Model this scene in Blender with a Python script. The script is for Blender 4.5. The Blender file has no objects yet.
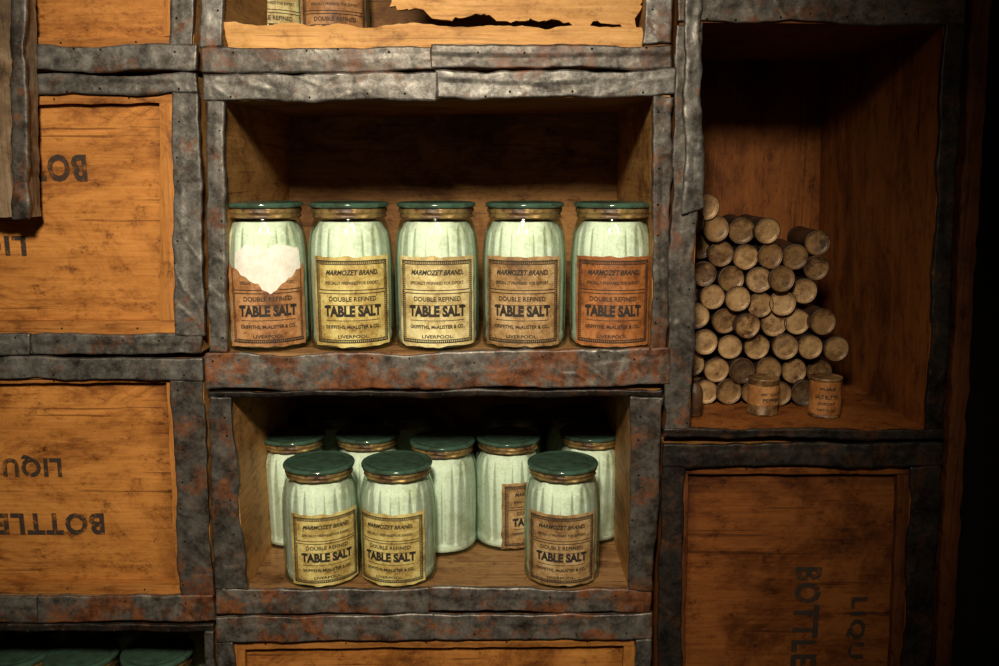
import bpy, math, random
from mathutils import Vector, noise, Matrix
random.seed(7)
scene=bpy.context.scene
try:
    scene.view_settings.view_transform='Standard'
except Exception: pass
F=907.0; CY=-0.95; PITCH=math.radians(10.2)
cp,sp=math.cos(PITCH),math.sin(PITCH)
# ---------- measured layout helper: photo measurement -> metric position on a real plane
def ray(px,py):
    a=(px-499.5)/F; b=(333-py)/F
    return Vector((a, cp+b*sp, -sp+b*cp))
def U(px,py,y=0.0):
    d=ray(px,py); t=(y-CY)/d.y
    return Vector((d.x*t,y,d.z*t))
def PY(z,y=0.0):
    t=z/(y-CY); b=(t*cp+sp)/(cp-t*sp); return 333-b*F
def Q(pts,y=0.0):
    r=[]
    for p in pts:
        v=U(p[0],p[1],y); r.append((v.x,v.z))
    return r
# ---------- materials
def newmat(name):
    m=bpy.data.materials.new(name); m.use_nodes=True
    nt=m.node_tree; return m,nt,nt.nodes['Principled BSDF']
def ramp(nt,stops,interp='LINEAR'):
    r=nt.nodes.new('ShaderNodeValToRGB'); e=r.color_ramp.elements
    while len(e)<len(stops): e.new(0.5)
    for i,(p,c) in enumerate(stops):
        e[i].position=p; e[i].color=(c[0],c[1],c[2],1) if not isinstance(c,(int,float)) else (c,c,c,1)
    return r
def tex(nt,scale,vec=(1,1,1),detail=6,rough=.6,loc=(0,0,0),dist=0):
    tc=nt.nodes.new('ShaderNodeTexCoord'); mp=nt.nodes.new('ShaderNodeMapping')
    mp.inputs['Scale'].default_value=vec; mp.inputs['Location'].default_value=loc
    n=nt.nodes.new('ShaderNodeTexNoise'); n.inputs['Scale'].default_value=scale
    n.inputs['Detail'].default_value=detail; n.inputs['Roughness'].default_value=rough
    n.inputs['Distortion'].default_value=dist
    nt.links.new(tc.outputs['Object'],mp.inputs['Vector']); nt.links.new(mp.outputs[0],n.inputs['Vector'])
    return n
def mix(nt,mode,fac,a,b):
    x=nt.nodes.new('ShaderNodeMix'); x.data_type='RGBA'; x.blend_type=mode
    for s,v in ((x.inputs[0],fac),(x.inputs[6],a),(x.inputs[7],b)):
        if hasattr(v,'is_linked') or hasattr(v,'links'): nt.links.new(v,s)
        elif isinstance(v,(int,float)): s.default_value=v
        else: s.default_value=(v[0],v[1],v[2],1)
    return x.outputs[2]
def mth(nt,op,a,b=None):
    x=nt.nodes.new('ShaderNodeMath'); x.operation=op
    for s,v in zip(x.inputs,(a,b)):
        if v is None: continue
        if isinstance(v,(int,float)): s.default_value=v
        else: nt.links.new(v,s)
    return x.outputs[0]
def edge_grime(nt,w=.08):
    # grime collected towards the rim of a flat panel (Generated coords = object's own bounds)
    tc=nt.nodes.new('ShaderNodeTexCoord'); sx=nt.nodes.new('ShaderNodeSeparateXYZ'); nt.links.new(tc.outputs['Generated'],sx.inputs[0])
    d=[]
    for k in (0,2):
        d.append(mth(nt,'MINIMUM',sx.outputs[k],mth(nt,'SUBTRACT',1.0,sx.outputs[k])))
    m=mth(nt,'MINIMUM',d[0],d[1])
    n=tex(nt,16,(1,1,1),8,.7,(2,8,5))
    m=mth(nt,'ADD',m,mth(nt,'MULTIPLY',mth(nt,'SUBTRACT',n.outputs[0],.5),.25))
    r=ramp(nt,[(0,(.28,.20,.15)),(w,(1,1,1))]); nt.links.new(m,r.inputs[0]); return r.outputs[0]
def wood(name,dark,midc,light,grain='x',stain=.75,rough=.62,edge=False):
    m,nt,b=newmat(name)
    v={'x':(.05,1,1),'y':(1,.05,1),'z':(1,1,.05)}[grain]
    n=tex(nt,300,v,6,.7,dist=.1)
    r=ramp(nt,[(.25,dark),(.48,midc),(.75,light)]); nt.links.new(n.outputs[0],r.inputs[0])
    v2={'x':(.6,1,1),'y':(1,.6,1),'z':(1,1,.6)}[grain]
    nb=tex(nt,35,v,4,.6,(1,7,3),dist=.4); rb=ramp(nt,[(.32,(.76,.70,.62)),(.6,(1.05,1.05,1.05))]); nt.links.new(nb.outputs[0],rb.inputs[0])
    c=mix(nt,'MULTIPLY',.8,r.outputs[0],rb.outputs[0])
    n2=tex(nt,9,v2,12,.76,(3,1,2),dist=.8); r2=ramp(nt,[(.34,(.14,.09,.06)),(.44,(.52,.43,.35)),(.52,(.92,.88,.84)),(.68,(1.12,1.13,1.15))]); nt.links.new(n2.outputs[0],r2.inputs[0])
    c=mix(nt,'MULTIPLY',stain,c,r2.outputs[0])
    n3=tex(nt,50,v2,12,.82,(5,5,5)); r3=ramp(nt,[(.36,(.12,.08,.06)),(.45,(.84,.80,.76)),(.51,(1,1,1))]); nt.links.new(n3.outputs[0],r3.inputs[0])
    c=mix(nt,'MULTIPLY',stain,c,r3.outputs[0])
    vs_={'x':(.03,1,1),'y':(1,.03,1),'z':(1,1,.03)}[grain]
    n5=tex(nt,190,vs_,3,.5,(9,4,8)); r5=ramp(nt,[(.31,(.30,.24,.2)),(.36,(1,1,1))]); nt.links.new(n5.outputs[0],r5.inputs[0])
    c=mix(nt,'MULTIPLY',stain*.8,c,r5.outputs[0])
    if edge: c=mix(nt,'MULTIPLY',.9,c,edge_grime(nt))
    nt.links.new(c,b.inputs['Base Color']); b.inputs['Roughness'].default_value=rough
    b.inputs['Specular IOR Level'].default_value=.25
    bp=nt.nodes.new('ShaderNodeBump'); bp.inputs['Strength'].default_value=.25; bp.inputs['Distance'].default_value=.001
    nt.links.new(n.outputs[0],bp.inputs['Height']); nt.links.new(bp.outputs[0],b.inputs['Normal'])
    return m
def metal(name,rust=.5,c0=(.05,.05,.052),c1=(.19,.19,.19),rc=(.20,.065,.022),rc2=(.07,.03,.015),met=.5):
    m,nt,b=newmat(name)
    n=tex(nt,50,(1,1,1),12,.8); r=ramp(nt,[(.38,c0),(.62,c1)]); nt.links.new(n.outputs[0],r.inputs[0])
    n2=tex(nt,22,(1,1,1),14,.8,(7,2,1)); r2=ramp(nt,[(rust,0),(rust+.07,1)]); nt.links.new(n2.outputs[0],r2.inputs[0])
    n4=tex(nt,80,(1,1,1),8,.75,(1,9,1)); r4=ramp(nt,[(.38,rc2),(.62,rc)]); nt.links.new(n4.outputs[0],r4.inputs[0])
    c=mix(nt,'MIX',r2.outputs[0],r.outputs[0],r4.outputs[0])
    n6=tex(nt,26,(1,1,1),12,.8,(11,3,6)); r6=ramp(nt,[(.40,(.28,.23,.19)),(.52,(1,1,1))]); nt.links.new(n6.outputs[0],r6.inputs[0])
    c=mix(nt,'MULTIPLY',.85,c,r6.outputs[0])
    nt.links.new(c,b.inputs['Base Color'])
    im=nt.nodes.new('ShaderNodeMath'); im.operation='MULTIPLY_ADD'; im.inputs[1].default_value=-met; im.inputs[2].default_value=met
    nt.links.new(r2.outputs[0],im.inputs[0]); nt.links.new(im.outputs[0],b.inputs['Metallic'])
    rr=nt.nodes.new('ShaderNodeMath'); rr.operation='MULTIPLY_ADD'; rr.inputs[1].default_value=.6; rr.inputs[2].default_value=.16
    nt.links.new(n4.outputs[0],rr.inputs[0]); nt.links.new(rr.outputs[0],b.inputs['Roughness'])
    bp=nt.nodes.new('ShaderNodeBump'); bp.inputs['Strength'].default_value=.45; bp.inputs['Distance'].default_value=.001
    nt.links.new(n4.outputs[0],bp.inputs['Height']); nt.links.new(bp.outputs[0],b.inputs['Normal'])
    return m
W_PANEL=wood('wood_amber_panel',(.36,.145,.030),(.51,.215,.048),(.61,.28,.075),'x',.95,edge=True)
W_PALE=wood('wood_pale_split',(.44,.22,.07),(.60,.33,.11),(.74,.46,.19),'x',.6)
W_CLEAT_X=wood('wood_cleat_horizontal',(.24,.095,.022),(.42,.175,.040),(.54,.25,.065),'x',.9)
W_CLEAT_Z=wood('wood_cleat_vertical',(.24,.095,.022),(.42,.175,.040),(.54,.25,.065),'z',.9)
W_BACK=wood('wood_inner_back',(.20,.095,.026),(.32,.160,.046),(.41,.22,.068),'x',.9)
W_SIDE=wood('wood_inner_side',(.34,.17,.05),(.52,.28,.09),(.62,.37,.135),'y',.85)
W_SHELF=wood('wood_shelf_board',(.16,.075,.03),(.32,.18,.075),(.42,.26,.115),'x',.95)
W_RED=wood('wood_red_panel',(.14,.044,.009),(.22,.073,.015),(.28,.100,.024),'x',.9,edge=True)  # redder wood of right crates; light falloff also darkened into its colour
W_RED_S=wood('wood_red_side',(.18,.055,.011),(.27,.090,.018),(.34,.125,.029),'z',.8)  # right crate sides: reddish tone, also darkened to stand in for light falloff
W_RED_Z=wood('wood_red_vertical',(.06,.020,.007),(.13,.042,.011),(.18,.060,.016),'z',.9)
W_GREY=wood('wood_grey_board',(.10,.075,.05),(.28,.21,.14),(.38,.30,.21),'z',.8)
M_TIN=metal('tin_edging',.55,(.045,.042,.038),(.23,.22,.20),(.17,.065,.025))
M_TIN2=metal('tin_edging_worn',.52,(.032,.029,.026),(.165,.15,.13),(.16,.06,.024))
M_RUST=metal('tin_edging_rusty',.49,(.06,.055,.05),(.27,.25,.22),(.24,.085,.028),(.09,.034,.016))
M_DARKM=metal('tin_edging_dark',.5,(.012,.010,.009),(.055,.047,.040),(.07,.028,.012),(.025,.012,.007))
def plain(name,c,rough=.6,metallic=0):
    m,nt,b=newmat(name)
    n=tex(nt,90,(1,1,1),6); r=ramp(nt,[(.3,[x*.6 for x in c]),(.7,[min(1,x*1.2) for x in c])]); nt.links.new(n.outputs[0],r.inputs[0])
    nt.links.new(r.outputs[0],b.inputs['Base Color']); b.inputs['Roughness'].default_value=rough; b.inputs['Metallic'].default_value=metallic
    return m
M_NAIL=plain('nail_iron',(.05,.035,.025),.5,.3)
M_INK=plain('label_ink',(.028,.022,.016),.7)
def stencil(name,c):
    m,nt,b=newmat(name)
    b.inputs['Base Color'].default_value=(*c,1); b.inputs['Roughness'].default_value=.8
    n=tex(nt,110,(1,1,1),10,.8); r=ramp(nt,[(.38,.10),(.52,.9)]); nt.links.new(n.outputs[0],r.inputs[0]); nt.links.new(r.outputs[0],b.inputs['Alpha'])
    return m
M_STEN=stencil('stencil_ink',(.03,.02,.014))
def paper(name,c,dirty=.95,sh=0):
    m,nt,b=newmat(name)
    n=tex(nt,26,(1,1,1),12,.8,(c[0]*9,2,c[1]*7)); r=ramp(nt,[(.37+sh,(.24,.15,.08)),(.48+sh,(.68,.57,.42)),(.57+sh,(1,1,1))]); nt.links.new(n.outputs[0],r.inputs[0])
    o=mix(nt,'MULTIPLY',dirty,c,r.outputs[0])
    n2=tex(nt,160,(1,1,1),6,.7,(c[1]*9,2,3)); r2=ramp(nt,[(.32,(.45,.34,.22)),(.42,(1,1,1))]); nt.links.new(n2.outputs[0],r2.inputs[0])
    o=mix(nt,'MULTIPLY',dirty,o,r2.outputs[0])
    nt.links.new(o,b.inputs['Base Color']); b.inputs['Roughness'].default_value=.6
    return m
P_COL=dict(orange=paper('label_paper_orange',(.54,.29,.13)),yellow=paper('label_paper_yellow',(.72,.62,.24)),pale=paper('label_paper_pale',(.80,.72,.38),.85),
  tan=paper('label_paper_tan',(.58,.42,.22),.95,.03),rust=paper('label_paper_rust',(.48,.20,.065),.95,.02))
m,nt,b=newmat('salt'); n=tex(nt,260,(1,1,1),10,.8); r=ramp(nt,[(.34,(.62,.68,.60)),(.5,(.82,.87,.80)),(.66,(.94,.97,.92))]); nt.links.new(n.outputs[0],r.inputs[0])
n2=tex(nt,24,(1,1,1),10,.78,(4,4,4)); r2=ramp(nt,[(.36,(.62,.62,.48)),(.48,(1,1,1))]); nt.links.new(n2.outputs[0],r2.inputs[0])
c=mix(nt,'MULTIPLY',.75,r.outputs[0],r2.outputs[0])
nt.links.new(c,b.inputs['Base Color']); b.inputs['Roughness'].default_value=.8
bp=nt.nodes.new('ShaderNodeBump'); bp.inputs['Strength'].default_value=.5; bp.inputs['Distance'].default_value=.0008; nt.links.new(n.outputs[0],bp.inputs['Height']); nt.links.new(bp.outputs[0],b.inputs['Normal'])
M_SALT=m
M_WHITE=paper('label_backing_white',(.93,.95,.90),.3)
m=bpy.data.materials.new('jar_glass_green'); m.use_nodes=True; nt=m.node_tree; nt.nodes.clear()
out=nt.nodes.new('ShaderNodeOutputMaterial'); tr=nt.nodes.new('ShaderNodeBsdfTransparent'); tr.inputs[0].default_value=(.89,.955,.885,1)
gl=nt.nodes.new('ShaderNodeBsdfGlossy'); gl.inputs['Roughness'].default_value=.05; gl.inputs[0].default_value=(.9,1,.93,1)
fr=nt.nodes.new('ShaderNodeFresnel'); fr.inputs[0].default_value=1.52; mx=nt.nodes.new('ShaderNodeMixShader')
ge=nt.nodes.new('ShaderNodeNewGeometry')
fo=mth(nt,'MULTIPLY',fr.outputs[0],mth(nt,'SUBTRACT',1.0,mth(nt,'MULTIPLY',ge.outputs['Backfacing'],.45)))
nt.links.new(fo,mx.inputs[0]); nt.links.new(tr.outputs[0],mx.inputs[1]); nt.links.new(gl.outputs[0],mx.inputs[2]); nt.links.new(mx.outputs[0],out.inputs[0])
M_GLASS=m
m,nt,b=newmat('lid_glass_green')
n=tex(nt,45,(1,1,1),9,.75); r=ramp(nt,[(.38,(.05,.075,.048)),(.60,(.080,.170,.120))]); nt.links.new(n.outputs[0],r.inputs[0]); nt.links.new(r.outputs[0],b.inputs['Base Color'])
b.inputs['Transmission Weight'].default_value=.35; b.inputs['IOR'].default_value=1.6
n=tex(nt,60,(1,1,1),8,.7,(3,3,3)); r=ramp(nt,[(.4,.05),(.65,.28)]); nt.links.new(n.outputs[0],r.inputs[0]); nt.links.new(r.outputs[0],b.inputs['Roughness'])
M_LID=m
M_RING=metal('jar_ring',.48,(.14,.09,.03),(.46,.32,.12),(.14,.07,.025),(.04,.02,.01))
M_CAN=metal('can_tin',.46,(.03,.02,.012),(.11,.07,.04),(.09,.035,.015),(.03,.015,.008))
M_CEND=metal('can_end_lacquer',.54,(.24,.13,.05),(.52,.33,.15),(.15,.06,.022),(.05,.024,.010),met=.1)
M_CEND2=metal('can_end_brown',.50,(.15,.08,.028),(.34,.19,.075),(.11,.045,.016),(.04,.02,.009),met=.1)
M_CEND3=metal('can_end_dark',.48,(.06,.035,.015),(.15,.085,.04),(.08,.03,.012),(.03,.015,.008),met=.1)
M_CLAB=paper('can_label_paper',(.46,.20,.06),.9)
M_CLAB2=paper('can_label_paper_pale',(.48,.24,.085),.9)
# ---------- mesh helpers
def mk(name,verts,faces,mat,par=None,smooth=False,mats=None,fm=None):
    me=bpy.data.meshes.new(name)
    o=par.location if par else Vector((0,0,0))
    me.from_pydata([(v[0]-o[0],v[1]-o[1],v[2]-o[2]) for v in verts],[],faces)
    for mm in (mats or [mat]): me.materials.append(mm)
    if fm:
        for p,i in zip(me.polygons,fm): p.material_index=i
    if smooth:
        for p in me.polygons: p.use_smooth=True
    me.update(); ob=bpy.data.objects.new(name,me); scene.collection.objects.link(ob)
    if par: ob.parent=par
    return ob
def empty(name,loc):
    e=bpy.data.objects.new(name,None); e.location=loc; e.empty_display_size=.02; scene.collection.objects.link(e); return e
def slab(name,q,y0,y1,mat,par,jit=.0006,relief=.0003,res=.006,freq=45,roundo=.001,seed=0,smooth=False,crimp=0,mincells=2,fold=0):
    TL,TR,BR,BL=[Vector((p[0],p[1])) for p in q]
    nu=max(mincells,int(max((TR-TL).length,(BR-BL).length)/res)); nv=max(mincells,int(max((BL-TL).length,(BR-TR).length)/res))
    nu=min(nu,230); nv=min(nv,230)
    longx=nu>=nv
    vs=[]; s=seed*3.17
    for j in range(nv+1):
        v=j/nv
        for i in range(nu+1):
            u=i/nu
            p=(TL*(1-u)+TR*u)*(1-v)+(BL*(1-u)+BR*u)*v
            e=max(abs(2*u-1),abs(2*v-1))
            w=e**3*jit
            n1=noise.noise((p.x*freq+s,p.y*freq,s)); n2=noise.noise((p.x*freq,p.y*freq+s,s+9))
            n1b=noise.noise((p.x*freq*4+s,p.y*freq*4,s)); n2b=noise.noise((p.x*freq*4,p.y*freq*4+s,s+9))
            x=p.x+(n1+.35*n1b)*w*1.6; z=p.y+(n2+.35*n2b)*w*1.6
            y=y0+relief*2*noise.noise((p.x*freq*.7+s,p.y*freq*.7,s+4))+roundo*e**10
            if crimp:
                a,c=(p.x,p.y) if longx else (p.y,p.x)
                t=(v if longx else u)
                dents=noise.noise((a*26+s,c*34,s+2))
                fine=noise.noise((a*110+s,c*110,s+6))
                m1=max(0,noise.noise((a*9+s,c*9,s+12))*2.2)
                r1=1-min(1,abs(noise.noise((a*38+c*50+s,c*22-a*14,s+8)))*11)
                r2=1-min(1,abs(noise.noise((a*30-c*60+s,c*30,s+15)))*13)
                y+=crimp*(1.0*dents+.35*fine-1.1*m1*r1-.5*(1-min(1,m1))*r2*.7)
                if fold:
                    tt=.40+.16*noise.noise((a*10,s,1))
                    on=1 if noise.noise((a*5,s,7))>-.12 else .25
                    y+=fold*on*max(0,min(1,(t-tt)*16+.5))
            vs.append((x,min(y,y1-.0002),z))
    fs=[]; W=nu+1
    for j in range(nv):
        for i in range(nu):
            a=j*W+i; fs.append((a,a+W,a+W+1,a+1))
    nf=len(fs)
    per=[i for i in range(nu+1)]+[j*W+nu for j in range(1,nv+1)]+[nv*W+i for i in range(nu-1,-1,-1)]+[j*W for j in range(nv-1,0,-1)]
    b0=len(vs)
    for k in per: vs.append((vs[k][0],y1,vs[k][2]))
    n=len(per)
    for k in range(n):
        k2=(k+1)%n; fs.append((per[k],per[k2],b0+k2,b0+k))
    fs.append(tuple(b0+k for k in range(n)))
    ob=mk(name,vs,fs,mat,par)
    if smooth:
        for p in ob.data.polygons[:nf]: p.use_smooth=True
    return ob
def prism(name,q,y0,y1,mat,par):
    vs=[(p[0],y0,p[1]) for p in q]+[(p[0],y1,p[1]) for p in q]
    n=len(q); fs=[tuple(reversed(range(n))),tuple(range(n,2*n))]+[(k,(k+1)%n,n+(k+1)%n,n+k) for k in range(n)]
    return mk(name,vs,fs,mat,par)
def nails(par,pts,r=.0012):
    vs=[];fs=[]
    for (x,y,z) in pts:
        b=len(vs); N=8
        for ring,(rr,dy) in enumerate(((r,0),(r*.85,-.0006),(r*.4,-.0010))):
            for k in range(N):
                a=k*2*math.pi/N; vs.append((x+rr*math.cos(a),y+dy,z+rr*math.sin(a)))
        for ring in range(2):
            for k in range(N):
                k2=(k+1)%N; fs.append((b+ring*N+k,b+(ring+1)*N+k,b+(ring+1)*N+k2,b+ring*N+k2))
        fs.append(tuple(b+2*N+k for k in range(N)))
    return mk('nails',vs,fs,M_NAIL,par,True)
sd=[0]
def lerp(a,b,t): return (a[0]+(b[0]-a[0])*t,a[1]+(b[1]-a[1])*t)
def crate(outer,inner,D,closed,wm=None,sm=None,sides='LRTB',jit=.0024,cleat=None,split=None):
    wm=wm or {}; sm=sm or {}; split=split or {}
    o=Q(outer); i=Q(inner)
    cx=sum(p[0] for p in o)/4; cz=sum(p[1] for p in o)/4
    par=empty('wooden_crate',(cx,D/2,cz))
    sg=[(1,-1),(-1,-1),(-1,1),(1,1)]
    oo=[(o[k][0]+sg[k][0]*.0028,o[k][1]+sg[k][1]*.0028) for k in range(4)]
    so=[(o[k][0]+sg[k][0]*.0006,o[k][1]+sg[k][1]*.0006) for k in range(4)]
    ii=[(i[k][0]+sg[k][0]*.0008,i[k][1]+sg[k][1]*.0008) for k in range(4)]
    sw=wm.get('side',W_SIDE)
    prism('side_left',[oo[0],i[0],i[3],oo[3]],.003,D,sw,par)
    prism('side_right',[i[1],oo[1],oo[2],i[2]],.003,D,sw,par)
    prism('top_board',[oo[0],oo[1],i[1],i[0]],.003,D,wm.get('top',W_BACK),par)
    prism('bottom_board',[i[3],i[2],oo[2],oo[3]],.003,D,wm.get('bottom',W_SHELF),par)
    def yat(q0,q1,z):
        t=(z-q0[1])/(q1[1]-q0[1]); return lerp(q0,q1,t)
    tl=yat(so[0],so[3],ii[0][1]); tr_=yat(so[1],so[2],ii[1][1]); bl=yat(so[0],so[3],ii[3][1]); br=yat(so[1],so[2],ii[2][1])
    g=.0004
    S=dict(L=[(tl[0],tl[1]-g),(ii[0][0],ii[0][1]-g),(ii[3][0],ii[3][1]+g),(bl[0],bl[1]+g)],
           R=[(ii[1][0],ii[1][1]-g),(tr_[0],tr_[1]-g),(br[0],br[1]+g),(ii[2][0],ii[2][1]+g)],
           T=[so[0],so[1],tr_,tl],B=[bl,br,so[2],so[3]])
    npts=[]
    for s in sides:
        q=S[s]
        parts=[q]
        if s in split:
            t=split[s]
            a=lerp(q[0],q[1],t); b_=lerp(q[3],q[2],t)
            parts=[[q[0],(a[0]-g,a[1]),(b_[0]-g,b_[1]),q[3]],[(a[0]+g,a[1]),q[1],q[2],(b_[0]+g,b_[1])]]
        for qq_ in parts:
            sd[0]+=1
            yy=random.uniform(-.0006,.0004)
            slab('tin_strip_'+s.lower(),qq_,-.0006+yy,.0045,sm.get(s,M_TIN),par,jit=jit,relief=.0005,res=.0020,freq=15,roundo=.0002,seed=sd[0],smooth=True,crimp=.0010,fold=.0010*(1 if sd[0]%2 else -.5))
        n=6 if s in 'LR' else 8
        for k in range(n):
            t=(k+.5+random.uniform(-.4,.4))/n
            if s=='L': a=lerp(q[0],q[3],t); b=lerp(q[1],q[2],t)
            elif s=='R': a=lerp(q[1],q[2],t); b=lerp(q[0],q[3],t)
            elif s=='T': a=lerp(q[0],q[1],t); b=lerp(q[3],q[2],t)
            else: a=lerp(q[3],q[2],t); b=lerp(q[0],q[1],t)
            p=lerp(a,b,random.uniform(.7,.92)); npts.append((p[0],-.0010,p[1]))
    if npts: nails(par,npts)
    if closed:
        sd[0]+=1
        slab('front_panel',i,.0145,.024,wm.get('panel',W_PANEL),par,jit=0,relief=.0002,res=.01,seed=sd[0],roundo=0)
        if cleat:
            w=cleat
            def cl(nm,q,mt):
                sd[0]+=1
                slab(nm,q,.0050,.0144,mt,par,jit=.0008,relief=.0003,res=.005,seed=sd[0],freq=35,roundo=.0008)
            cz_=wm.get('cleat_z',W_CLEAT_Z); cx_=wm.get('cleat_x',W_CLEAT_X)
            g=.0005
            def off(p,dx,dz): return (p[0]+dx,p[1]+dz)
            T_=w.get('T',0);B_=w.get('B',0);L_=w.get('L',0);R_=w.get('R',0)
            if T_: cl('cleat_top',[off(i[0],g,-g),off(i[1],-g,-g),off(i[1],-g,-T_),off(i[0],g,-T_)],cx_)
            if B_: cl('cleat_bottom',[off(i[3],g,B_),off(i[2],-g,B_),off(i[2],-g,g),off(i[3],g,g)],cx_)
            if L_: cl('cleat_left',[off(i[0],g,-T_-g),off(i[0],L_,-T_-g),off(i[3],L_,B_+g),off(i[3],g,B_+g)],cz_)
            if R_: cl('cleat_right',[off(i[1],-R_,-T_-g),off(i[1],-g,-T_-g),off(i[2],-g,B_+g),off(i[2],-R_,B_+g)],cz_)
            pts=[]
            for k in range(5):
                if B_: p=lerp(i[3],i[2],(k+.5)/5); pts.append((p[0],.0050,p[1]+B_/2))
                if T_: p=lerp(i[0],i[1],(k+.4)/5); pts.append((p[0],.0050,p[1]-T_/2))
            if pts: nails(par,pts,.0011)
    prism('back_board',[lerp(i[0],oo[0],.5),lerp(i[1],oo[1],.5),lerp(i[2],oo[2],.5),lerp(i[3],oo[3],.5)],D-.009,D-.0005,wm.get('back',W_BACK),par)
    return par
# ---------- text
def textmesh(s,size=1,offset=0,shear=0,space=1):
    cu=bpy.data.curves.new('t','FONT'); cu.body=s; cu.size=size; cu.offset=offset; cu.shear=shear; cu.space_character=space
    cu.resolution_u=3
    ob=bpy.data.objects.new('t',cu); scene.collection.objects.link(ob)
    dg=bpy.context.evaluated_depsgraph_get(); dg.update()
    me=bpy.data.meshes.new_from_object(ob.evaluated_get(dg))
    vs=[(v.co.x,v.co.y) for v in me.vertices]; fs=[tuple(p.vertices) for p in me.polygons]
    bpy.data.objects.remove(ob); bpy.data.curves.remove(cu); bpy.data.meshes.remove(me)
    x0=min(v[0] for v in vs);x1=max(v[0] for v in vs);y0=min(v[1] for v in vs);y1=max(v[1] for v in vs)
    return [((v[0]-x0)/(x1-x0)-.5,(v[1]-y0)/(y1-y0)-.5) for v in vs],fs
def stencil_text(par,s,px,py,wpx,hpx,rot,y=.0138,bold=.04):
    vs,fs=textmesh(s,offset=bold,space=1.15)
    c=U(px,py,y); k=1.02*.97/F*1.0
    out=[]
    ca,sa=math.cos(rot),math.sin(rot)
    for a,b in vs:
        X=a*wpx*k; Z=b*hpx*k
        out.append((c.x+X*ca-Z*sa,y,c.z+X*sa+Z*ca))
    return mk('stencil_lettering',out,fs,M_STEN,par)
# ---------- jar meshes
R=.0463; H=.158
def lathe(profile,N=96,flute=None,cap=True):
    vs=[];fs=[]
    for (r,h) in profile:
        for k in range(N):
            a=2*math.pi*k/N
            rr=r
            if flute: rr=r-flute(a,h)
            vs.append((rr*math.sin(a),-rr*math.cos(a),h))
    for j in range(len(profile)-1):
        for k in range(N):
            k2=(k+1)%N; fs.append((j*N+k,j*N+k2,(j+1)*N+k2,(j+1)*N+k))
    if cap:
        fs.append(tuple(reversed(range(N)))); fs.append(tuple((len(profile)-1)*N+k for k in range(N)))
    return vs,fs
def basemesh(name,vs,fs,mat,smooth=True):
    me=bpy.data.meshes.new(name); me.from_pydata(vs,[],fs); me.materials.append(mat)
    if smooth:
        for p in me.polygons: p.use_smooth=True
    me.update(); return me
NF=20
def fl(a,h):
    if h<.012 or h>.137: return 0
    w=min(1,(h-.012)/.01)*min(1,max(0,(.137-h)/.012))
    s=abs(math.sin(a*NF/2))
    return .0015*w*(1-s)**1.6*1.3
prof=[(.0420,0),(.0448,.0015),(.0462,.006),(.0464,.011),(.0457,.014),(.0462,.03),(.0466,.06),(.0466,.09),(.0461,.104),(.0450,.115),(.0435,.124),(.0414,.1315),(.0393,.137),(.0384,.140),(.0384,.1455)]
def refine(p,n=2):
    o=[]
    for k in range(len(p)-1):
        for t in range(n): o.append(tuple(p[k][c]+(p[k+1][c]-p[k][c])*t/n for c in (0,1)))
    o.append(p[-1]); return o
prof=refine(prof,3)
ME_BODY=basemesh('glass_body',*lathe(prof,180,fl),M_GLASS)
sp_=refine([(max(.001,r-.0028),h*.985+.003) for r,h in prof if h<.136],2)
ME_SALTS=[]
for sidx in range(4):
    def fl2(a,h,s=sidx*7.3):
        lump=max(0,noise.noise((math.sin(a)*3+s,math.cos(a)*3,h*40)))*.0011+max(0,noise.noise((math.sin(a)*9+s,math.cos(a)*9,h*150)))*.0004
        # settled, uneven top of the salt below the neck
        if h>.122: lump+=max(0,(h-.122)/.014)*(.0035+.004*noise.noise((math.sin(a)*2+s,math.cos(a)*2,3)))
        return fl(a,h)*.45+lump
    ME_SALTS.append(basemesh('salt_fill',*lathe(sp_,180,fl2),M_SALT))
lidp=[(.030,.1505),(.0400,.1505),(.0422,.1510),(.0430,.1520),(.0431,.1540),(.0423,.1555),(.0405,.1562),(.0380,.1565),(.0362,.1556),(.0330,.1555),(.0315,.1561),(.0290,.1562),(.015,.1565),(.002,.1567)]
ME_LID=basemesh('glass_lid',*lathe(lidp,64),M_LID)
def ringf(a,h): return .0014*noise.noise((math.cos(a)*5,math.sin(a)*5,h*300))
ME_RING=basemesh('sealing_ring',*lathe([(.034,.1400),(.0392,.1402),(.0402,.1412),(.0394,.1424),(.0392,.1440),(.0404,.1455),(.0410,.1470),(.0402,.1480),(.0408,.1492),(.0400,.1503),(.034,.1504)],96,ringf),M_RING)
RL=.0466+.0006
def lab(u,v,off): 
    a=u/RL; r=RL+off; return (r*math.sin(a),-r*math.cos(a),v)
LW=.046; LB=.0055; LT=.101
def torn_line(u):
    t=u/LW
    return min(.060+.031*abs(t-.05)**.9*1.1+.0035*noise.noise((u*160,3,1)),.096)
def papermesh(mat,torn=False,seed=0):
    nu,nv=60,50; vs=[];fs=[]
    for j in range(nv+1):
        for i in range(nu+1):
            u=-LW+2*LW*i/nu; top=torn_line(u) if torn else LT
            e=(abs(2*i/nu-1)**6)
            v=LB+(top-LB)*j/nv
            jj=.0020*noise.noise((u*90,v*90,seed))*max(e,abs(2*j/nv-1)**6)
            vs.append(lab(u+jj,v+jj,0))
    for j in range(nv):
        for i in range(nu):
            a=j*(nu+1)+i; fs.append((a,a+1,a+nu+2,a+nu+1))
    return basemesh('paper_label',vs,fs,mat)
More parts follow.
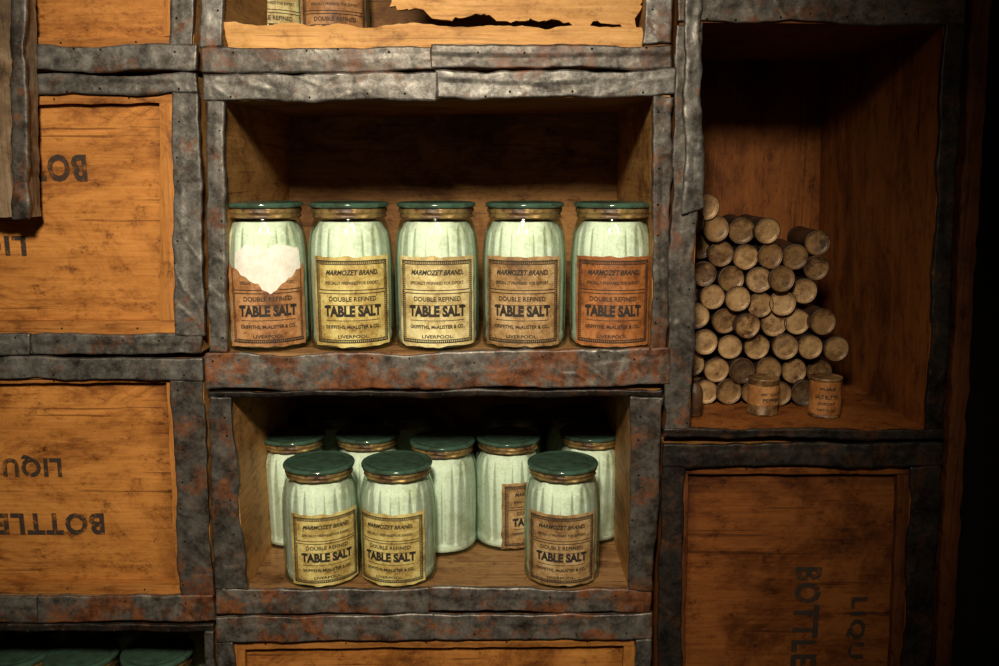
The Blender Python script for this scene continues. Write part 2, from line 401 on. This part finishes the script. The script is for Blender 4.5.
def backingmesh():
    nu,nv=50,24; vs=[];fs=[]
    u0,u1=-.036,.041
    for j in range(nv+1):
        for i in range(nu+1):
            u=u0+(u1-u0)*i/nu; bot=torn_line(u)-.001
            e=2*i/nu-1
            top=.100+.014*(max(0,1-e*e))**.4 +.004*noise.noise((u*120,5,2))-.004*math.exp(-(e*6)**2)
            top=max(top,bot+.0005)
            if abs(e)>.999: top=bot+.006
            vs.append(lab(u,bot+(top-bot)*j/nv,-.0003))
    for j in range(nv):
        for i in range(nu):
            a=j*(nu+1)+i; fs.append((a,a+1,a+nu+2,a+nu+1))
    return basemesh('label_backing',vs,fs,M_WHITE)
def labeltext():
    P=[];Fc=[]
    def add(s,v,w,h,offset=0,shear=0):
        vs,fs=textmesh(s,offset=offset,shear=shear); b=len(P)
        P.extend([(x*w,v+y*h) for x,y in vs]); Fc.extend([tuple(b+k for k in f) for f in fs])
    def rect(u0,u1,v0,v1):
        n=max(1,int((u1-u0)/.002)); b=len(P)
        for i in range(n+1):
            u=u0+(u1-u0)*i/n; P.append((u,v0)); P.append((u,v1))
        for i in range(n): Fc.append((b+2*i,b+2*i+2,b+2*i+3,b+2*i+1))
    def frame(u0,u1,v0,v1,t):
        rect(u0,u1,v1-t,v1); rect(u0,u1,v0,v0+t); rect(u0,u0+t,v0+t,v1-t); rect(u1-t,u1,v0+t,v1-t)
    add('MARMOZET BRAND.',.0845,.058,.0056,.035,.3)
    add('SPECIALLY PREPARED FOR EXPORT.',.0735,.060,.0034,.02)
    add('DOUBLE REFINED',.0565,.052,.0050,.02)
    add('TABLE SALT',.0435,.064,.0120,.055)
    add('GRIFFITHS, McALISTER & CO.,',.0265,.062,.0046,.03)
    add('LIVERPOOL.',.0165,.034,.0036,.02)
    frame(-.0420,.0420,.0095,.0970,.0011)
    frame(-.0382,.0382,.0125,.0628,.0008); frame(-.0382,.0382,.0655,.0935,.0008)
    rect(-.030,.030,.0333,.0339); rect(-.03,.03,.0495,.0500)
    k=-.0410
    while k<.0405:
        rect(k,k+.0012,.0939,.0957); rect(k,k+.0012,.0106,.0122); k+=.0022
    k=.012
    while k<.094:
        rect(-.0408,-.0386,k,k+.0012); rect(.0386,.0408,k,k+.0012); k+=.0022
    return P,Fc
LP,LF=labeltext()
def textlabel(torn=False):
    vs=[lab(u,v,.0005) for u,v in LP]; fs=LF
    if torn:
        fs=[f for f in LF if all(LP[k][1]<torn_line(LP[k][0])-.0008 for k in f)]
    return basemesh('label_print',vs,fs,M_INK,False)
ME_TXT=textlabel(); ME_TXTT=textlabel(True)
ME_PAP={k:papermesh(m,False,i) for i,(k,m) in enumerate(P_COL.items())}
ME_TORN=papermesh(P_COL['orange'],True); ME_BACKG=backingmesh()
jn=[0]
def jar(x,y,z,label=None,rot=None,torn=False,extra=0,scale=(1,1,1)):
    e=empty('salt_jar',(x,y,z)); jn[0]+=1
    face=math.atan2(x,y-CY)
    e.rotation_euler=(0,0,-face+math.radians(extra)); e.scale=scale
    ms=[ME_BODY,ME_SALTS[jn[0]%4],ME_LID,ME_RING]
    if label: ms+= [ME_TORN,ME_TXTT,ME_BACKG] if torn else [ME_PAP[label],ME_TXT]
    for me in ms:
        ob=bpy.data.objects.new(me.name.split('.')[0],me); scene.collection.objects.link(ob); ob.parent=e
    return e
# ================= CRATES
D=.31
zfl=-.95
c_top=crate([(200,-260),(674,-260),(673,68),(200,74)],[(222,-236),(648,-236),(645,46),(222,49)],D,False,sm={'B':M_TIN2},split=dict(B=.49))
c_up=crate([(203,75),(674,69),(668,387),(207,390)],[(222,101),(655,96),(652,352),(224,354)],D,False,sm={'B':M_RUST,'T':M_TIN,'R':M_TIN2},jit=.0032,split=dict(T=.49))
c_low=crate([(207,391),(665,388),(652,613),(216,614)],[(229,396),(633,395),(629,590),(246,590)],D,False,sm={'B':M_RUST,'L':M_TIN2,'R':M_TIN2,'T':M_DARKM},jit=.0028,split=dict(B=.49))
pb=PY(zfl)
c_bot=crate([(216,616),(652,614),(646,pb),(228,pb)],[(232,641),(636,638),(630,pb-24),(244,pb-24)],D,True,cleat=dict(T=.013,L=.013,R=.013),sm={'T':M_RUST},split=dict(T=.5))
l1=crate([(-230,-220),(192,-220),(196,71),(-230,73)],[(-205,-195),(172,-195),(172,46),(-205,50)],D,True,cleat=dict(B=.010,R=.010))
l2=crate([(-230,75),(198,73),(204,355),(-230,358)],[(-205,97),(172,92),(174,336),(-205,336)],D,True,cleat=dict(B=.015,R=.016,T=.010),split=dict(T=.5,B=.6))
l3=crate([(-230,360),(204,357),(215,622),(-230,622)],[(-205,381),(172,379),(182,597),(-205,594)],D,True,cleat=dict(B=.013,R=.008,T=.005),sm={'B':M_RUST,'R':M_TIN2},split=dict(B=.6))
S4=1.1
z4=U(0,644,.08).z-.158*S4
p4=PY(z4); p4b=PY(z4-.018)
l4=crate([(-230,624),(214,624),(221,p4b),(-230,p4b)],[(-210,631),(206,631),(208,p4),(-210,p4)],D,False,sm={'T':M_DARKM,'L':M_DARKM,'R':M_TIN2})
l5=crate([(-230,p4b+2),(221,p4b+2),(229,pb),(-230,pb)],[(-210,p4b+24),(204,p4b+24),(208,pb-20),(-210,pb-20)],D,True)
RD=.36
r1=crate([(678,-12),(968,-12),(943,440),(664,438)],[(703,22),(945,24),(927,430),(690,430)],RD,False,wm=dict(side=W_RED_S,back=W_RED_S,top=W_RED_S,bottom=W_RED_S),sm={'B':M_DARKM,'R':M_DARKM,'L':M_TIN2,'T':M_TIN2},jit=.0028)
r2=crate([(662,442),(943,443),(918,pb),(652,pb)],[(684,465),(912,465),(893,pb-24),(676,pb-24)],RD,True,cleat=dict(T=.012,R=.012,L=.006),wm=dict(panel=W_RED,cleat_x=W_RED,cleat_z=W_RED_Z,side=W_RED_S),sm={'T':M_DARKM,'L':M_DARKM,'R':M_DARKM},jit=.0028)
r0=crate([(676,-260),(985,-260),(969,-14),(678,-14)],[(700,-236),(960,-236),(946,-34),(702,-34)],RD,True,cleat=dict(B=.01),wm=dict(panel=W_RED,side=W_RED_S))
post=empty('wooden_post',(U(960,300).x,.02,U(960,300).z))
a0=U(970,-12); a1=U(945,440)
dx=(a1.x-a0.x)/(a1.z-a0.z)
def xr(z): return a0.x+dx*(z-a0.z)+.002
zt=U(0,-260).z
slab('post_timber',[(xr(zt),zt),(xr(zt)+.018,zt),(xr(zfl)+.018,zfl),(xr(zfl),zfl)],-.004,.35,W_RED_Z,post,jit=.0015,relief=.0006,res=.006,seed=77)
slab('broken_board_low',Q([(224,23),(640,27),(645,47),(226,50)],.0),.005,.013,W_PALE,c_top,jit=.0030,relief=.0004,res=.004,freq=30,seed=31)
slab('broken_board_panel',Q([(400,-235),(645,-235),(643,25),(385,12)],.0),.014,.022,W_PALE,c_top,jit=.006,relief=.0004,res=.004,freq=50,seed=33)
stencil_text(l2,'BOTTLE',32,168,105,26,math.pi)
stencil_text(l2,'LION',-10,246,70,20,math.pi)
stencil_text(l3,'BOTTLE',50,524,112,24,math.pi)
stencil_text(l3,'LIQU',32,466,60,24,math.pi)
stencil_text(r2,'BOTTLE',806,617,112,28,-math.pi/2)
stencil_text(r2,'LIQU',856,628,70,20,-math.pi/2)
bd=empty('weathered_board',(U(5,100).x,-.02,U(5,100).z))
qq=Q([(-45,-120),(20,-120),(27,217),(-45,214)],-.03)
slab('board',qq,-.030,-.004,W_GREY,bd,jit=.0015,res=.005,seed=41)
slab('tin_strip',Q([(8,-120),(22,-120),(29,219),(12,219)],-.034),-.0335,-.0302,M_TIN2,bd,jit=.002,relief=.0006,res=.0024,seed=42,smooth=True,crimp=.001)
fp=empty('hanging_tin_strip',(U(692,100).x,-.006,U(692,100).z))
slab('strip',Q([(683,-40),(701,-40),(704,206),(684,212)],-.008),-.0070,-.0032,M_TIN,fp,jit=.003,relief=.0010,res=.0022,freq=18,seed=51,smooth=True,crimp=.0016,fold=.001)
# ================= JARS
zu=U(440,353).z+.0004
for (px,lb,ex,torn) in [(270,'orange',0,True),(353.5,'yellow',1,False),(438,'pale',0,False),(524,'tan',-3,False),(610,'rust',3,False)]:
    p=U(px,349,.050); jar(p.x,.050,zu,lb,extra=ex,torn=torn,scale=(1,1,1.01))
zl=U(440,590).z+.0004
def lowjar(px,y,lb=None,ex=0,s=(.94,.94,.875)):
    z=zl
    d=((y-CY)*cp - (z+.07)*sp); x=(px-499.5)/F*d
    return jar(x,y,z,lb,extra=ex,scale=s)
lowjar(321,.043,'yellow',8); lowjar(398,.044,'yellow',-14); lowjar(562,.043,'tan',0)
lowjar(295,.150); lowjar(369,.158); lowjar(443,.130,None); lowjar(508,.145,'tan',46); lowjar(590,.165)
for px in (330,405,512,575): lowjar(px,.255)
for px,y in ((20,.07),(85,.065),(160,.07),(50,.17),(118,.165),(185,.17),(-55,.07),(-20,.17),(15,.262),(90,.26)):
    d=((y-CY)*cp+.62*sp); x=(px-499.5)/F*d
    jar(x,y,z4+.0003,scale=(1,1,S4))
z5=U(440,47).z+.0004
for px,lb,y in ((268,'pale',.225),(332,'orange',.235)):
    d=((y-CY)*cp-.19*sp)
    jar((px-499.5)/F*d,y,z5,lb,extra=5)
# ================= CANS
pile=empty('pile_of_tin_cans',(U(765,320,.12).x,.14,U(765,320,.12).z))
C=[(707,207),(717,229),(742,231),(768,231),(818,243),(692,222),(700,246),(721,254),(746,257),(770,256),(794,257),(817,268),
(704,274),(732,279),(758,280),(782,279),(805,291),(713,297),(737,299),(760,305),(782,303),(697,316),(724,321),(748,326),(773,324),(798,322),
(705,342),(730,347),(756,347),(785,347),(811,347),(836,349),(693,364),(716,370),(742,371),(768,370),(795,371),(820,372),(705,394),(729,394),(754,394),(780,394),(804,394),(828,394),(690,290),(690,342),(684,394),(823,322)]
vs=[];fs=[];fm=[]
floorR=U(800,430).z
for (px,py) in C:
    y=.112+random.uniform(-.012,.010)
    c=U(px+random.uniform(-1,1),py,y); r=.0154*random.choice((1,1,.97,1.02))
    if c.z-r<floorR: c.z=floorR+r+.0002
    tx=random.uniform(-.12,.12); tz=random.uniform(-.10,.10)
    N=28; mi=random.choice((1,1,1,2,2,3)); L=.085
    dish=random.choice((.0012,.0003,.0018))
    pr=[(0,dish,mi),(.35*r,dish,mi),(.62*r,.0008,mi),(.86*r,.0009,mi),(.88*r,.0003,mi),(.93*r,-.0008,0),(r,-.0006,0),(r*1.0,.0015,0),(.965*r,.003,0),(.965*r,L-.003,0),(r,L-.001,0),(r,L,0),(0,L,0)]
    b=len(vs)
    for (rr,dy,_) in pr:
        for k in range(N):
            a=2*math.pi*k/N
            dn=1+.03*noise.noise((math.cos(a)*1.5+px,math.sin(a)*1.5,1))
            X=rr*dn*math.cos(a); Z=rr*dn*math.sin(a)
            vs.append((c.x+X+dy*tx,c.y+dy-X*tx-Z*tz,c.z+Z))
    for j in range(len(pr)-1):
        for k in range(N):
            k2=(k+1)%N; fs.append((b+j*N+k,b+j*N+k2,b+(j+1)*N+k2,b+(j+1)*N+k)); fm.append(pr[j][2])
mk('stacked_cans',vs,fs,None,pile,True,mats=[M_CAN,M_CEND,M_CEND2,M_CEND3],fm=fm)
def upcan(px,py,y,r,h,kind=0):
    z=floorR+.0003; d=((y-CY)*cp-(z+.02)*sp); x=(px-499.5)/F*d
    e=empty('tin_can' if kind<2 else 'small_bottle',(x,y,z))
    if kind==2:
        me=basemesh('bottle',*lathe([(r*.9,0),(r,.002),(r,h*.6),(r*.85,h*.75),(r*.5,h*.84),(r*.5,h*.95),(r*.62,h*.955),(r*.62,h)],32),M_CEND3)
        ob=bpy.data.objects.new('bottle',me); scene.collection.objects.link(ob); ob.parent=e; return
    def dent(a,hh): return .0008*noise.noise((math.cos(a)*2+px,math.sin(a)*2,hh*60))
    me=basemesh('can_body',*lathe([(r*.9,.0008),(r*.97,0),(r*1.02,.0004),(r*1.02,.0025),(r*.98,.0032),(r*.98,h-.0032),(r*1.02,h-.0025),(r*1.02,h-.0003),(r*.96,h),(r*.93,h-.0012),(r*.5,h-.0014),(.001,h-.0014)],48,dent),M_CEND2)
    ob=bpy.data.objects.new('can_body',me); scene.collection.objects.link(ob); ob.parent=e
    e.rotation_euler=(0,0,math.radians(18 if kind==0 else -12))
    vs=[];fs=[]
    lo,hi=(.004,h-.008) if kind==1 else (.012,h-.020)
    for j in range(9):
        for k in range(61):
            a=-2.2+4.4*k/60; hh=lo+hi*j/8
            rr=r*.98+.0006-dent(a,hh); vs.append((rr*math.sin(a),-rr*math.cos(a),hh+.0012*noise.noise((a*5,j//8,px))))
    for j in range(8):
        for k in range(60):
            q=j*61+k; fs.append((q,q+1,q+62,q+61))
    me=basemesh('paper_label',vs,fs,M_CLAB if kind==1 else M_CLAB2); ob=bpy.data.objects.new('paper_label',me); scene.collection.objects.link(ob); ob.parent=e
    P=[];Fc=[]
    for s,v,w,hh in ((('PURE',.75,.016,.003),('SALT BUTTER',.55,.026,.0045),('EXPORT',.38,.018,.003),('NET 4 OZ',.22,.02,.0025)) if kind==1 else (('BEST QUALITY',.6,.024,.003),('PEPPER',.44,.02,.004))):
        t,f=textmesh(s,offset=.02); b=len(P); P+=[(x*w/r,(v*h+yy*hh)) for x,yy in t]; Fc+=[tuple(b+k for k in g) for g in f]
    me=basemesh('label_print',[((r*.98+.0014)*math.sin(a),-(r*.98+.0014)*math.cos(a),hh) for a,hh in P],Fc,M_INK,False)
    ob=bpy.data.objects.new('label_print',me); scene.collection.objects.link(ob); ob.parent=e
upcan(763,393,.070,.0172,.043,0); upcan(825,393,.060,.0175,.046,1); upcan(694,396,.06,.010,.044,2)
# ================= ROOM
def quadobj(name,vs,mat):
    return mk(name,vs,[(0,1,2,3)],mat)
M_WALL=plain('dark_hut_wall',(.006,.005,.004),.95); M_FLOOR=wood('floor_boards',(.03,.02,.012),(.06,.04,.025),(.08,.055,.03),'x',.6)  # near-black wall colour stands in for the unlit room beyond
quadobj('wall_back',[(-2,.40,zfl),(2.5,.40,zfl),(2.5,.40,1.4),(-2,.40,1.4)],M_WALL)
quadobj('floor',[(-2,-2,zfl),(2.5,-2,zfl),(2.5,.40,zfl),(-2,.40,zfl)],M_FLOOR)
# ================= LIGHT: a hand torch held just above the viewer
l=bpy.data.lights.new('torch','SPOT'); l.energy=84; l.shadow_soft_size=.07; l.spot_size=math.radians(64); l.spot_blend=1; l.color=(1,.87,.67)
o=bpy.data.objects.new('torch',l); loc=Vector((-.08,-1.03,.45)); o.location=loc
o.rotation_euler=(Vector((-.14,0,-.12))-loc).to_track_quat('-Z','Y').to_euler(); scene.collection.objects.link(o)
w=bpy.data.worlds.new('world'); scene.world=w; w.use_nodes=True
w.node_tree.nodes['Background'].inputs[0].default_value=(1,.66,.38,1); w.node_tree.nodes['Background'].inputs[1].default_value=.036
cam=bpy.data.cameras.new('camera'); cam.sensor_width=36; cam.lens=F/999*36; cam.clip_start=.01
co=bpy.data.objects.new('camera',cam); co.location=(0,CY,0); co.rotation_euler=(math.pi/2-PITCH,0,0); scene.collection.objects.link(co); scene.camera=co
